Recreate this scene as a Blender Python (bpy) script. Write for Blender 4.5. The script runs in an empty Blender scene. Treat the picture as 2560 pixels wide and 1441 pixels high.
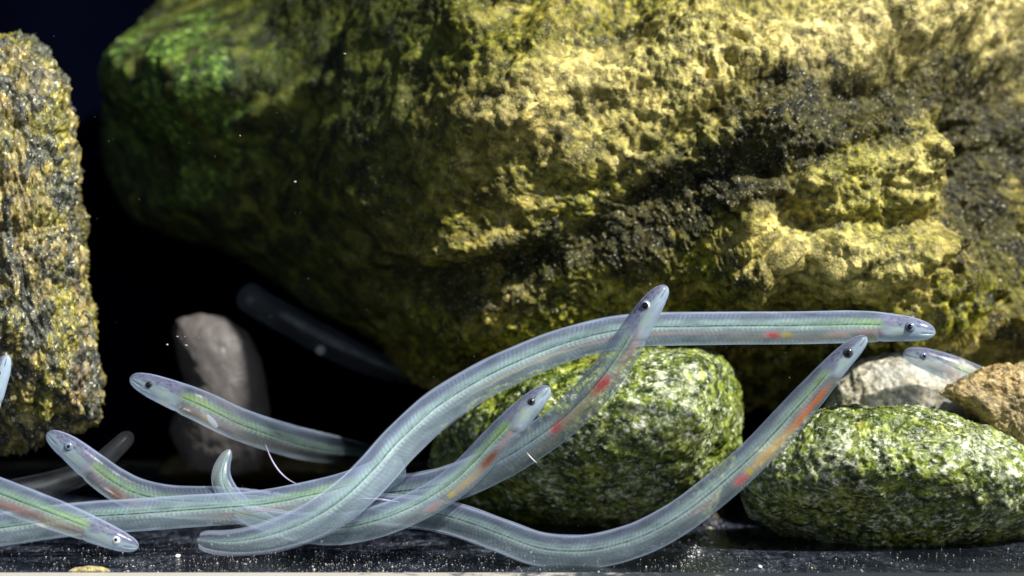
import bpy, math
import numpy as np
from mathutils import Vector

# ------------------------------------------------------------------ camera, world, sun
# one Blender unit = one centimetre; the frame is about ten centimetres wide at the front eels
scene = bpy.context.scene
scene.unit_settings.scale_length = 0.01
PX, D, CX, HZ = 0.004, 25.0, 1280.0, 450.0
cam_d = bpy.data.cameras.new('camera')
cam = bpy.data.objects.new('camera', cam_d)
scene.collection.objects.link(cam)
cam.location = (0, -D, 0)
cam.rotation_euler = (math.radians(90), 0, 0)
cam_d.sensor_width = 36.0
cam_d.lens = 36.0 * D / (2560 * PX)
cam_d.shift_y = -(720.5 - HZ) / 2560.0
cam_d.clip_start, cam_d.clip_end = 0.1, 500
cam_d.dof.use_dof = True
cam_d.dof.focus_distance = D - 0.1
cam_d.dof.aperture_fstop = 0.25
scene.camera = cam

SUN = Vector((0.54, -0.46, 0.705)).normalized()          # towards the lamp
world = bpy.data.worlds.new('World')
scene.world = world
world.use_nodes = True
wt = world.node_tree
bg = wt.nodes['Background']
sky = wt.nodes.new('ShaderNodeTexSky')
sky.sky_type = 'NISHITA'
sky.sun_disc = False
sky.sun_elevation = math.asin(SUN.z)
sky.sun_rotation = math.atan2(SUN.x, SUN.y)
wt.links.new(sky.outputs[0], bg.inputs[0])
bg.inputs[1].default_value = 0.04
sun_d = bpy.data.lights.new('sun', 'SUN')
sun_d.energy = 5.0
sun_d.angle = math.radians(3)
sun_d.color = (1.0, 0.96, 0.90)
sun = bpy.data.objects.new('sun', sun_d)
scene.collection.objects.link(sun)
sun.rotation_euler = SUN.to_track_quat('Z', 'Y').to_euler()
sun.location = (12, -9, 16)
scene.view_settings.view_transform = 'Standard'
scene.view_settings.look = 'None'
scene.view_settings.exposure = 0.75
scene.view_settings.gamma = 1.0

# ------------------------------------------------------------------ helpers
COL = scene.collection
Z_FLOOR = -(1435 - HZ) * PX * 24 / 25


def P(px, py, y):
    """photo pixel + distance -> a point of the tank (arrays welcome)"""
    k = PX * (D + y) / D
    return np.stack([(px - CX) * k, y + 0 * px, (HZ - py) * k], -1)


def tag(o, label=None, cat=None, group=None, kind=None):
    for k, v in (('label', label), ('category', cat), ('group', group), ('kind', kind)):
        if v:
            o[k] = v
    return o


def mesh_obj(name, co, faces, mat, parent=None, attrs=None, smooth=True):
    """co (n,3) array, faces (m,4) or (m,3) array"""
    me = bpy.data.meshes.new(name)
    co = np.asarray(co, np.float32)
    faces = np.asarray(faces, np.int32)
    nf, k = faces.shape
    me.vertices.add(len(co))
    me.vertices.foreach_set('co', co.ravel())
    me.loops.add(nf * k)
    me.loops.foreach_set('vertex_index', faces.ravel())
    me.polygons.add(nf)
    me.polygons.foreach_set('loop_start', np.arange(0, nf * k, k, dtype=np.int32))
    me.polygons.foreach_set('use_smooth', np.full(nf, smooth))
    for an, av in (attrs or {}).items():
        av = np.asarray(av, np.float32)
        if av.ndim == 2:
            a = me.attributes.new(an, 'FLOAT_COLOR', 'POINT')
            a.data.foreach_set('color', av.ravel())
        else:
            a = me.attributes.new(an, 'FLOAT', 'POINT')
            a.data.foreach_set('value', av.ravel())
    me.update(calc_edges=True)
    me.validate()
    me.materials.append(mat)
    o = bpy.data.objects.new(name, me)
    COL.objects.link(o)
    if parent:
        o.parent = parent
    return o


# ---- noise
_G = np.array([[1, 1, 0], [-1, 1, 0], [1, -1, 0], [-1, -1, 0], [1, 0, 1], [-1, 0, 1], [1, 0, -1], [-1, 0, -1],
               [0, 1, 1], [0, -1, 1], [0, 1, -1], [0, -1, -1], [1, 1, 0], [-1, 1, 0], [0, -1, 1], [0, -1, -1]], np.float32)
_rs = np.random.RandomState(5)
_PERM = np.tile(_rs.permutation(256).astype(np.int32), 3)


def perlin(p, seed=0):
    p = p.astype(np.float32) + np.float32(seed * 17.37)
    i = np.floor(p)
    f = p - i
    i = (i.astype(np.int32)) & 255
    u = f * f * f * (f * (f * 6 - 15) + 10)
    out = 0
    for dx in (0, 1):
        wx = u[:, 0] if dx else 1 - u[:, 0]
        hx = _PERM[(i[:, 0] + dx) & 255]
        for dy in (0, 1):
            wy = u[:, 1] if dy else 1 - u[:, 1]
            hy = _PERM[(hx + i[:, 1] + dy) & 255]
            for dz in (0, 1):
                wz = u[:, 2] if dz else 1 - u[:, 2]
                g = _G[_PERM[(hy + i[:, 2] + dz) & 255] & 15]
                out = out + wx * wy * wz * (g[:, 0] * (f[:, 0] - dx) + g[:, 1] * (f[:, 1] - dy) + g[:, 2] * (f[:, 2] - dz))
    return out


def fbm(p, octaves=4, seed=0, gain=0.5):
    s, a = 0, 1.0
    for k in range(octaves):
        s = s + a * perlin(p * (2.03 ** k), seed + k)
        a *= gain
    return s


def billow(p, octaves=2, seed=0, gain=0.5):
    s, a = 0, 1.0
    for k in range(octaves):
        s = s + a * (2.3 * np.abs(perlin(p * (2.1 ** k), seed + k)) - 0.45)
        a *= gain
    return s


def knobs(p, seed=0):
    """rounded domes on a jittered lattice"""
    p = p.astype(np.float32) + np.float32(seed * 11.7)
    i = np.floor(p).astype(np.int32)
    f = p - i
    best = np.full(len(p), 9.0, np.float32)
    tab = np.random.RandomState(90 + seed).rand(256, 3).astype(np.float32) * 0.8 + 0.1
    for dx in (-1, 0, 1):
        hx = _PERM[(i[:, 0] + dx) & 255]
        for dy in (-1, 0, 1):
            hy = _PERM[(hx + i[:, 1] + dy) & 255]
            for dz in (-1, 0, 1):
                o = tab[_PERM[(hy + i[:, 2] + dz) & 255]]
                q = (o[:, 0] + dx - f[:, 0]) ** 2 + (o[:, 1] + dy - f[:, 1]) ** 2 + (o[:, 2] + dz - f[:, 2]) ** 2
                np.minimum(best, q, out=best)
    return np.sqrt(np.clip(1 - best / 0.62, 0, 1) + 0.02)


def sstep(x, a, b):
    t = np.clip((x - a) / (b - a), 0, 1)
    return t * t * (3 - 2 * t)


# ---- shader helpers
class NT:
    def __init__(self, name):
        self.m = bpy.data.materials.new(name)
        self.m.use_nodes = True
        self.t = self.m.node_tree
        self.bsdf = self.t.nodes['Principled BSDF']
        self.out = self.t.nodes['Material Output']

    def n(self, typ, **kw):
        x = self.t.nodes.new(typ)
        for k, v in kw.items():
            setattr(x, k, v)
        return x

    def l(self, a, b):
        self.t.links.new(a, b)

    def coord(self, scale=(1, 1, 1), rot=(0, 0, 0), loc=(0, 0, 0)):
        tc = self.n('ShaderNodeTexCoord')
        mp = self.n('ShaderNodeMapping')
        mp.inputs['Scale'].default_value = scale
        mp.inputs['Rotation'].default_value = rot
        mp.inputs['Location'].default_value = loc
        self.l(tc.outputs['Object'], mp.inputs['Vector'])
        return mp.outputs[0]

    def noise(self, vec, scale, detail=4, rough=0.55, dist=0.0):
        x = self.n('ShaderNodeTexNoise')
        x.inputs['Scale'].default_value = scale
        x.inputs['Detail'].default_value = detail
        x.inputs['Roughness'].default_value = rough
        x.inputs['Distortion'].default_value = dist
        self.l(vec, x.inputs['Vector'])
        return x.outputs['Fac']

    def voro(self, vec, scale, feature='F1'):
        x = self.n('ShaderNodeTexVoronoi', feature=feature)
        x.inputs['Scale'].default_value = scale
        self.l(vec, x.inputs['Vector'])
        return x.outputs['Distance']

    def ramp(self, fac, stops, interp='LINEAR'):
        x = self.n('ShaderNodeValToRGB')
        r = x.color_ramp
        r.interpolation = interp
        while len(r.elements) < len(stops):
            r.elements.new(0.5)
        for e, (p, c) in zip(r.elements, stops):
            e.position = p
            e.color = (c, c, c, 1) if isinstance(c, (int, float)) else (*c, 1)
        self.l(fac, x.inputs[0])
        return x.outputs[0]

    def mix(self, fac, a, b, blend='MIX'):
        x = self.n('ShaderNodeMix', data_type='RGBA', blend_type=blend)
        for s, v in ((0, fac), (6, a), (7, b)):
            if isinstance(v, tuple):
                x.inputs[s].default_value = (*v, 1)
            elif isinstance(v, (int, float)):
                x.inputs[s].default_value = v
            else:
                self.l(v, x.inputs[s])
        return x.outputs[2]

    def math(self, op, a, b=0.0):
        x = self.n('ShaderNodeMath', operation=op)
        for s, v in ((0, a), (1, b)):
            if isinstance(v, (int, float)):
                x.inputs[s].default_value = v
            else:
                self.l(v, x.inputs[s])
        return x.outputs[0]

    def attr(self, name):
        x = self.n('ShaderNodeAttribute', attribute_name=name)
        return x

    def bump(self, h, strength, dist):
        x = self.n('ShaderNodeBump')
        x.inputs['Strength'].default_value = strength
        x.inputs['Distance'].default_value = dist
        self.l(h, x.inputs['Height'])
        self.l(x.outputs[0], self.bsdf.inputs['Normal'])

    def base(self, col, rough=0.6, spec=0.3):
        if isinstance(col, tuple):
            self.bsdf.inputs['Base Color'].default_value = (*col, 1)
        else:
            self.l(col, self.bsdf.inputs['Base Color'])
        if isinstance(rough, (int, float)):
            self.bsdf.inputs['Roughness'].default_value = rough
        else:
            self.l(rough, self.bsdf.inputs['Roughness'])
        self.bsdf.inputs['Specular IOR Level'].default_value = spec


# ------------------------------------------------------------------ the tank: floor, back panel, lower glass edge
def floor_material():
    n = NT('dark sediment floor')
    v = n.coord()
    big = n.noise(v, 0.55, 4, 0.6, 0.6)
    fine = n.noise(n.coord((1, 0.4, 1)), 34, 3, 0.7)
    mid = n.noise(n.coord((1, 0.35, 1)), 9, 5, 0.7, 0.5)
    sed = n.math('MULTIPLY', n.ramp(big, [(0.40, 0.0), (0.62, 1.0)]), n.ramp(mid, [(0.40, 0.12), (0.66, 1.0)]))
    speck = n.math('MULTIPLY', n.ramp(fine, [(0.52, 0.0), (0.68, 1.0)]), sed)
    c = n.mix(sed, (0.004, 0.006, 0.012), (0.028, 0.036, 0.056))
    c = n.mix(speck, c, (0.22, 0.24, 0.27))
    n.base(c, n.ramp(sed, [(0.0, 0.15), (0.6, 0.5)]), 0.5)
    n.bump(n.math('ADD', fine, mid), 0.35, 0.03)
    return n.m


gx = 60.0
floor = mesh_obj('floor', [(-gx, -40, Z_FLOOR), (gx, -40, Z_FLOOR), (gx, 60, Z_FLOOR), (-gx, 60, Z_FLOOR)],
                 [[0, 1, 2, 3]], floor_material())
tag(floor, kind='structure')

tank = bpy.data.objects.new('aquarium_tank', None)
COL.objects.link(tank)
tank.location = (0, -1, Z_FLOOR)
tag(tank, 'dark navy back panel and bright lower front glass edge of the fish tank', 'fish tank')


def box(name, lo, hi, mat, parent=None, seg=1):
    (x0, y0, z0), (x1, y1, z1) = lo, hi
    co = np.array([(x, y, z) for z in (z0, z1) for y in (y0, y1) for x in (x0, x1)], float)
    f = [[0, 2, 3, 1], [4, 5, 7, 6], [0, 1, 5, 4], [2, 6, 7, 3], [0, 4, 6, 2], [1, 3, 7, 5]]
    o = mesh_obj(name, co, f, mat, parent, smooth=False)
    if parent:
        o.matrix_parent_inverse.translation = -parent.location
    return o


nb = NT('navy haze tint back panel')
nb.base(nb.mix(nb.ramp(nb.noise(nb.coord(), 0.25, 3), [(0.35, 0.0), (0.7, 1.0)]), (0.0006, 0.0008, 0.003), (0.0016, 0.0022, 0.008)), 0.8, 0.0)  # dark panel; its navy tint stands in for bluish water haze
box('back_panel', (-40, 8.4, Z_FLOOR + 0.005), (40, 8.7, 26), nb.m, tank)
ne = NT('silty glass edge')
vx = ne.coord()
sepx = ne.n('ShaderNodeSeparateXYZ')
ne.l(vx, sepx.inputs[0])
grime = ne.noise(ne.coord((1, 1, 4)), 5.0, 5, 0.7)
along = ne.math('MULTIPLY_ADD', sepx.outputs[0], -0.09)
along.node.inputs[2].default_value = 0.02
fac = ne.ramp(ne.math('ADD', grime, along), [(0.42, 0.0), (0.56, 1.0)])
ne.base(ne.mix(fac, (0.03, 0.035, 0.045), (0.50, 0.48, 0.42)), 0.35, 0.5)
box('glass_edge', (-40, -1.25, Z_FLOOR - 0.5), (40, -1.0, Z_FLOOR + 0.012), ne.m, tank)


# ------------------------------------------------------------------ rocks
def rock(name, outline, center, yc, front, back, mat, res=(200, 150), p_front=1.0, depth_fn=None, disp_fn=None, seed=0, attrs_fn=None, tmax=0.78):
    """closed stone: the outline (in photo pixels, counter-clockwise or not) is its widest section at distance yc"""
    cx, cy = center
    o = np.array(outline, float)
    th = np.arctan2(o[:, 1] - cy, o[:, 0] - cx)
    r = np.hypot(o[:, 0] - cx, o[:, 1] - cy)
    k = np.argsort(th)
    th, r = th[k], r[k]
    tt = np.linspace(-np.pi, np.pi, 721)
    # resample along straight edges of the polygon, then soften the corners a little
    pts = np.stack([r * np.cos(th), r * np.sin(th)], 1)
    rr = np.zeros(721)
    for q, t in enumerate(tt):
        j = np.searchsorted(th, t) % len(th)
        a, b = pts[j - 1], pts[j]
        d = np.array([np.cos(t), np.sin(t)])
        e = b - a
        den = d[0] * e[1] - d[1] * e[0]
        rr[q] = (a[0] * e[1] - a[1] * e[0]) / den
    kern = np.hanning(15)
    kern /= kern.sum()
    rr = np.convolve(np.concatenate([rr[-21:-1], rr, rr[1:21]]), kern, 'same')[20:-20]
    nu, nv = res
    u, v = np.meshgrid(np.linspace(-1, 1, nu), np.linspace(-1, 1, nv), indexing='ij')
    x = u * np.sqrt(1 - v * v / 2)
    y = v * np.sqrt(1 - u * u / 2)
    x, y = x.ravel(), y.ravel()
    rho = np.clip(np.hypot(x, y), 0, 1)
    ang = np.arctan2(y, x)
    phi = np.where(rho < tmax, rho / tmax * np.pi / 2, np.pi / 2 + (rho - tmax) / (1 - tmax) * np.pi / 2)
    rad = np.sin(phi)
    cosp = np.cos(phi)
    R = np.interp(ang, tt, rr)
    px = cx + R * rad * np.cos(ang)
    py = cy + R * rad * np.sin(ang)
    dep = np.where(cosp > 0, -front * np.abs(cosp) ** p_front, back * np.abs(cosp))
    yy = yc + dep
    if depth_fn is not None:
        yy = yy + depth_fn(px, py) * np.where(cosp > 0, 1, 1 + cosp)
    co = P(px, py, yy)
    idx = np.arange(nu * nv).reshape(nu, nv)
    f = np.stack([idx[:-1, :-1], idx[1:, :-1], idx[1:, 1:], idx[:-1, 1:]], -1).reshape(-1, 4)
    g = co.reshape(nu, nv, 3)
    nrm = np.cross(np.gradient(g, axis=0), np.gradient(g, axis=1)).reshape(-1, 3)
    nrm /= np.linalg.norm(nrm, axis=1, keepdims=True) + 1e-9
    pole = np.argmin(rho)
    if nrm[pole, 1] > 0:
        nrm = -nrm
    else:
        f = f[:, ::-1]
    f = f[:, ::-1] if False else f
    rim = 1 - sstep(rho, 0.96, 1.0)
    if disp_fn is not None:
        co = co + nrm * (disp_fn(co, px, py) * rim)[:, None]
    at = attrs_fn(co, px, py) if attrs_fn else None
    return mesh_obj(name, co, f, mat, None, at)


def gauss(px, py, x, y, sx, sy, ang):
    a = math.radians(ang)
    dx, dy = px - x, -(py - y)
    p = (dx * math.cos(a) + dy * math.sin(a)) / sx
    q = (-dx * math.sin(a) + dy * math.cos(a)) / sy
    return np.exp(-0.5 * (p * p + q * q) ** 1.15)


# ---- the great boulder
BUMPS = [  # px, py, along, across, tilt, height
    (2215, 235, 140, 62, 14, -0.40), (2470, 330, 80, 160, -10, -0.6), 
    (2180, 110, 230, 60, 10, 0.25), (2300, 50, 180, 50, 5, 0.25), (2300, 420, 90, 75, 25, 0.25),
    (2330, 170, 28, 90, 5, 0.30), (2130, 650, 140, 60, 8, 0.28), (2090, 500, 90, 130, 10, 0.25),
    (1880, 640, 60, 120, -10, 0.22), (1960, 400, 200, 45, 28, -0.22), (1700, 480, 240, 40, 26, -0.14),
    (1480, 560, 230, 34, 25, -0.12), (1990, 560, 40, 90, 15, -0.28), (2200, 560, 120, 26, 10, -0.3),
    (1330, 660, 220, 32, 14, -0.14), (1040, 690, 90, 45, 5, -0.32), (1150, 620, 150, 28, 10, 0.18),
    (1420, 230, 190, 60, 22, 0.30), (1250, 205, 90, 28, 18, 0.18), (1350, 95, 110, 45, 20, 0.22),
    (1700, 90, 140, 50, 38, 0.22), (1560, 60, 60, 120, -20, -0.15), (1900, 215, 220, 30, 28, -0.18),
    (2490, 560, 80, 170, 0, -0.4), (2470, 130, 60, 60, 0, 0.15), (2250, 350, 200, 25, 15, -0.25),
    (1750, 720, 45, 90, 0, -0.2), (1640, 660, 120, 40, 15, 0.15), (1180, 860, 160, 40, 12, 0.15),
    (2040, 760, 160, 50, 5, -0.2), (2340, 640, 70, 80, 0, 0.2), (2020, 330, 90, 60, 20, 0.3),
    (500, 215, 120, 95, 30, 1.0), (470, 480, 90, 35, 25, 0.15), (640, 330, 170, 20, 35, 0.16), (1190, 66, 35, 30, 0, 0.2),
]


def boulder_depth(px, py):
    edge = 1080 - 0.18 * (py - 300)
    d = edge - px
    return 0.0045 * np.log1p(np.exp(np.clip(d / 70.0, -30, 30))) * 70.0 * 0.9 + (0.004 + 0.004 * sstep(px, 1900, 2100)) * np.clip(py - 800, 0, 200) + 0.0022 * 40 * np.log1p(np.exp(np.clip((210 - py) / 40.0, -30, 30))) * sstep(px, 1150, 1750)


def boulder_disp(co, px, py):
    rough = 0.30 + 0.70 * sstep(px + 0.18 * (py - 300), 850, 1300)
    moss = gauss(px, py, 500, 215, 170, 140, 20)
    rough = np.maximum(rough, 0.75 * moss)
    a = math.radians(26)
    al = co[:, 0] * math.cos(a) + co[:, 2] * math.sin(a)
    ac = -co[:, 0] * math.sin(a) + co[:, 2] * math.cos(a)
    q = np.stack([al * 0.55, co[:, 1], ac], 1)
    w = np.stack([perlin(q * 1.3, 40), perlin(q * 1.3, 41), perlin(q * 1.3, 42)], 1)
    q = q + 0.30 * w
    d = 0.22 * fbm(q * 0.9, 3, 1) * (0.5 + 0.5 * rough)
    east = sstep(px, 1500, 1950)
    clump = sstep(fbm(q * 1.1, 2, 77), -0.25, 0.25)
    d = d + 0.08 * billow(q * 1.7, 1, 7) * rough
    w2 = np.stack([perlin(co * 4.0, 43), perlin(co * 4.0, 44), perlin(co * 4.0, 45)], 1)
    d = d + (0.03 + 0.20 * east * clump) * knobs(q * np.array([1.5, 1.0, 1.0]) * 2.1 + 0.5 * w + 0.5 * w2, 1) * rough
    d = d + (0.05 + 0.06 * east) * knobs(co * 5.0 + 0.6 * w + 0.8 * w2, 2) * rough * (0.35 + 0.65 * clump)
    d = d + 0.036 * knobs(co * 10.5 + 1.2 * w2, 3) * rough
    d = d + 0.05 * fbm(co * 6.0, 4, 13, 0.62) * rough
    d = d + 0.022 * fbm(co * 24.0, 2, 23, 0.75) * rough
    for x, y, sx, sy, an, h in BUMPS:
        jx, jy = 30 * w[:, 0], 30 * w[:, 1]
        d = d + h * gauss(px + jx, py + jy, x, y, sx, sy, an)
    return d


def boulder_attrs(co, px, py):
    m = (0.9 + 1.6 * fbm(co * 2.2, 3, 88, 0.6)) * gauss(px, py, 520, 250, 150, 140, 20) + 0.8 * gauss(px, py, 490, 480, 60, 35, 20)
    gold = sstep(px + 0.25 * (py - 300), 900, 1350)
    jit = [fbm(co * 1.6, 4, 70, 0.6), fbm(co * 1.6, 4, 75, 0.6)]
    dark = 0  # real dark film patches, and shade of cavities and right side painted in
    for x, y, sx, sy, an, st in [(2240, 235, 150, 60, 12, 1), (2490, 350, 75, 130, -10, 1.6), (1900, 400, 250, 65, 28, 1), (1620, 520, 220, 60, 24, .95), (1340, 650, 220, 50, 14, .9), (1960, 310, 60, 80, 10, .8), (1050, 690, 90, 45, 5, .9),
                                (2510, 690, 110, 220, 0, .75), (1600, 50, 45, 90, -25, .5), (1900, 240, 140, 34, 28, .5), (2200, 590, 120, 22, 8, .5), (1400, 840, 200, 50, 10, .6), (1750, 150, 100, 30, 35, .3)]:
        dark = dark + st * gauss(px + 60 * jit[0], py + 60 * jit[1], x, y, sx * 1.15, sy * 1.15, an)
    pale = 1.3 * gauss(px, py, 2230, 80, 280, 85, 8) + .5 * gauss(px, py, 1650, 250, 300, 150, 20) + .8 * gauss(px, py, 2530, 110, 60, 90, 0) + .7 * gauss(px, py, 2280, 420, 110, 90, 0) + .7 * gauss(px, py, 2120, 660, 160, 60, 8) + .5 * gauss(px, py, 1400, 220, 200, 60, 22) + .6 * gauss(px, py, 1990, 560, 90, 120, 10)  # cream on the sunlit lumps, their highlights put into the colour
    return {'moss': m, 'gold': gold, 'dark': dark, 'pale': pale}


def boulder_material():
    n = NT('algae covered golden rock')
    rot = (0, math.radians(-26), 0)
    v = n.coord((0.55, 1, 1), rot)
    vi = n.coord()
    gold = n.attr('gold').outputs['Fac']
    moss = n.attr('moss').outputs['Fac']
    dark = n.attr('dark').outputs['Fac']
    pale = n.attr('pale').outputs['Fac']
    a = n.noise(v, 1.4, 6, 0.62, 0.8)
    b = n.noise(v, 4.0, 6, 0.65, 0.6)
    c = n.noise(vi, 11, 5, 0.65)
    d = n.noise(vi, 34, 3, 0.6)
    tan = n.ramp(b, [(0.36, (0.055, 0.046, 0.006)), (0.46, (0.25, 0.205, 0.026)), (0.55, (0.49, 0.41, 0.095)), (0.66, (0.74, 0.66, 0.30))])
    olive = n.ramp(c, [(0.38, (0.024, 0.028, 0.002)), (0.48, (0.17, 0.175, 0.006)), (0.60, (0.44, 0.42, 0.03))])
    col = n.mix(n.ramp(a, [(0.44, 0.0), (0.60, 1.0)]), olive, tan)
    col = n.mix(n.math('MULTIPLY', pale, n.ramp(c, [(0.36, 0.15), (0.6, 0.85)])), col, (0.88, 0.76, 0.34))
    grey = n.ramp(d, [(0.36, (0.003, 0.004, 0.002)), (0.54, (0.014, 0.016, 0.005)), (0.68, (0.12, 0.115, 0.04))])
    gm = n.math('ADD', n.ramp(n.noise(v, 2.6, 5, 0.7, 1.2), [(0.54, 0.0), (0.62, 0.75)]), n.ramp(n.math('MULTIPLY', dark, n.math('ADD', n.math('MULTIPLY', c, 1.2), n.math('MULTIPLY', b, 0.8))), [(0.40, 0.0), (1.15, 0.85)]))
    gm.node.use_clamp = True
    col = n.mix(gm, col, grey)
    # every clump of film has its own tone
    wv = n.n('ShaderNodeVectorMath', operation='MULTIPLY_ADD')
    nn = n.n('ShaderNodeTexNoise')
    nn.inputs['Scale'].default_value = 5.0
    nn.inputs['Detail'].default_value = 3.0
    n.l(vi, nn.inputs['Vector'])
    n.l(nn.outputs['Color'], wv.inputs[0])
    wv.inputs[1].default_value = (0.22, 0.22, 0.22)
    n.l(vi, wv.inputs[2])
    for sc_, amt in ((4.5, 0.55), (11.0, 0.75)):
        vo = n.n('ShaderNodeTexVoronoi')
        vo.inputs['Scale'].default_value = sc_
        n.l(wv.outputs[0], vo.inputs['Vector'])
        sp = n.n('ShaderNodeSeparateColor')
        n.l(vo.outputs['Color'], sp.inputs[0])
        tone = n.ramp(sp.outputs[0], [(0.0, (0.22, 0.24, 0.16)), (0.35, (0.62, 0.62, 0.50)), (0.7, (1.0, 1.0, 1.0)), (1.0, (1.25, 1.2, 1.1))])
        col = n.mix(amt, col, tone, 'MULTIPLY')
    # cave side: green algae over a dark film, its darkness partly painted shade
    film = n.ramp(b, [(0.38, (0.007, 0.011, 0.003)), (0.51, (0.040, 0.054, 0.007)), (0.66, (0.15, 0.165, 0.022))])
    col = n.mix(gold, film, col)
    green = n.ramp(c, [(0.38, (0.004, 0.014, 0.006)), (0.47, (0.03, 0.085, 0.020)), (0.55, (0.10, 0.22, 0.012)), (0.62, (0.27, 0.43, 0.04)), (0.70, (0.60, 0.68, 0.52))])
    mf = n.ramp(n.math('MULTIPLY', moss, n.math('MULTIPLY', b, 2.0)), [(0.30, 0.0), (0.75, 1.0)])
    mf = n.math('MULTIPLY', mf, n.ramp(d, [(0.42, 0.25), (0.56, 1.0)]))
    col = n.mix(mf, col, green)
    # pale mineral grains
    col = n.mix(n.math('MULTIPLY', n.ramp(d, [(0.63, 0.0), (0.70, 1.0)]), n.math('MULTIPLY_ADD', gold, 0.5)), col, (0.62, 0.58, 0.42))
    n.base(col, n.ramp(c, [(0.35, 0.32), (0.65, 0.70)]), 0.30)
    h = n.math('ADD', n.math('MULTIPLY', c, 1.0), n.math('MULTIPLY', d, 0.5))
    n.bump(h, 0.7, 0.06)
    return n.m


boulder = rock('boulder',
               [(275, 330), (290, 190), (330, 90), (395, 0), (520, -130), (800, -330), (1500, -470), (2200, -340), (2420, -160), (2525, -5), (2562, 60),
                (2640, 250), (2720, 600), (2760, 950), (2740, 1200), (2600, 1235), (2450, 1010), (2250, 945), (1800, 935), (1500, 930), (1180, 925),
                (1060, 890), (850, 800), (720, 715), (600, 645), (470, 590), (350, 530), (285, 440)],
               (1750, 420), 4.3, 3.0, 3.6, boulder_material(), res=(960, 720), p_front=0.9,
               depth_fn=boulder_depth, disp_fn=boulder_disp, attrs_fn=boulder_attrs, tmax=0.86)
tag(boulder, 'huge golden brown algae covered boulder filling the back of the tank', 'boulder')


# ---- left standing rock
def speckle_material(name, pale, mid, dark, hue, scale=(1, 1, 1), rot=(0, 0, 0), s=9.0, loc=(0, 0, 0), bump=0.6, spec=0.45, thr=0.5):
    n = NT(name)
    v = n.coord(scale, rot, loc)
    a = n.noise(v, s * 0.22, 5, 0.6, 0.5)
    b = n.noise(v, s, 5, 0.68, 0.3)
    c = n.noise(v, s * 2.7, 4, 0.65)
    d = n.noise(v, s * 0.55, 4, 0.7, 0.8)
    col = n.ramp(b, [(0.34, dark), (0.46, mid), (0.56, mid), (0.68, pale)])
    col2 = n.ramp(c, [(0.36, dark), (0.52, hue), (0.68, pale)])
    col = n.mix(n.ramp(a, [(thr - 0.08, 0.0), (thr + 0.10, 1.0)]), col, col2)
    col = n.mix(n.ramp(d, [(0.58, 0.0), (0.66, 0.9)]), col, dark)
    col = n.mix(n.ramp(c, [(0.60, 0.0), (0.70, 0.9)]), col, pale)
    n.base(col, n.ramp(c, [(0.3, 0.35), (0.7, 0.7)]), spec)
    n.bump(n.math('ADD', b, n.math('MULTIPLY', c, 0.6)), bump, 0.06)
    return n


def left_disp(co, px, py):
    a = math.radians(-8)
    q = np.stack([co[:, 0] * 1.3, co[:, 1], co[:, 2] * 0.75], 1)
    d = 0.14 * fbm(q * 0.9, 3, 50) + 0.07 * billow(q * 3.0, 2, 55) + 0.05 * fbm(q * 8, 3, 60, 0.65) + 0.012 * perlin(q * 30, 66) - 0.07
    return d


def left_material():
    n = NT('speckled tan gneiss')
    v = n.coord((1.35, 1, 0.75), (0, math.radians(9), 0))
    vi = n.coord((1.15, 1, 0.9), (0, math.radians(9), 0))
    a = n.noise(v, 1.1, 4, 0.6, 0.5)
    b = n.noise(v, 4.6, 6, 0.72, 0.5)
    c = n.noise(vi, 15, 4, 0.68)
    d = n.noise(vi, 26, 3, 0.6)
    e = n.noise(v, 2.2, 5, 0.72, 0.8)
    tan = n.ramp(b, [(0.36, (0.08, 0.062, 0.016)), (0.52, (0.28, 0.22, 0.07)), (0.66, (0.62, 0.52, 0.24))])
    yel = n.ramp(c, [(0.36, (0.04, 0.042, 0.010)), (0.52, (0.22, 0.20, 0.03)), (0.66, (0.52, 0.47, 0.12))])
    col = n.mix(n.ramp(a, [(0.46, 0.0), (0.58, 1.0)]), yel, tan)
    gr = n.ramp(c, [(0.38, (0.010, 0.013, 0.013)), (0.52, (0.045, 0.052, 0.048)), (0.66, (0.20, 0.21, 0.18))])
    col = n.mix(n.ramp(e, [(0.45, 0.0), (0.53, 0.95)]), col, gr)
    col = n.mix(n.ramp(d, [(0.60, 0.0), (0.68, 0.9)]), col, (0.75, 0.75, 0.66))
    col = n.mix(n.ramp(n.noise(vi, 9, 3, 0.6), [(0.60, 0.0), (0.66, 0.9)]), col, (0.014, 0.016, 0.016))
    rust = n.math('MULTIPLY', n.ramp(n.noise(v, 1.7, 3, 0.6), [(0.58, 0.0), (0.66, 1.0)]), n.ramp(c, [(0.46, 0.0), (0.6, 0.8)]))
    col = n.mix(n.math('MULTIPLY', rust, 0.6), col, (0.40, 0.24, 0.11))
    for sc_, amt in ((6.0, 0.5), (14.0, 0.7)):
        vo = n.n('ShaderNodeTexVoronoi')
        vo.inputs['Scale'].default_value = sc_
        n.l(vi, vo.inputs['Vector'])
        sp = n.n('ShaderNodeSeparateColor')
        n.l(vo.outputs['Color'], sp.inputs[0])
        col = n.mix(amt, col, n.ramp(sp.outputs[0], [(0.0, (0.3, 0.33, 0.3)), (0.4, (0.8, 0.8, 0.7)), (0.75, (1.1, 1.1, 1.0)), (1.0, (1.9, 1.8, 1.5))]), 'MULTIPLY')
    n.base(col, n.ramp(c, [(0.3, 0.3), (0.7, 0.65)]), 0.5)
    n.bump(n.math('ADD', b, n.math('MULTIPLY', c, 0.7)), 0.6, 0.06)
    return n


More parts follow.
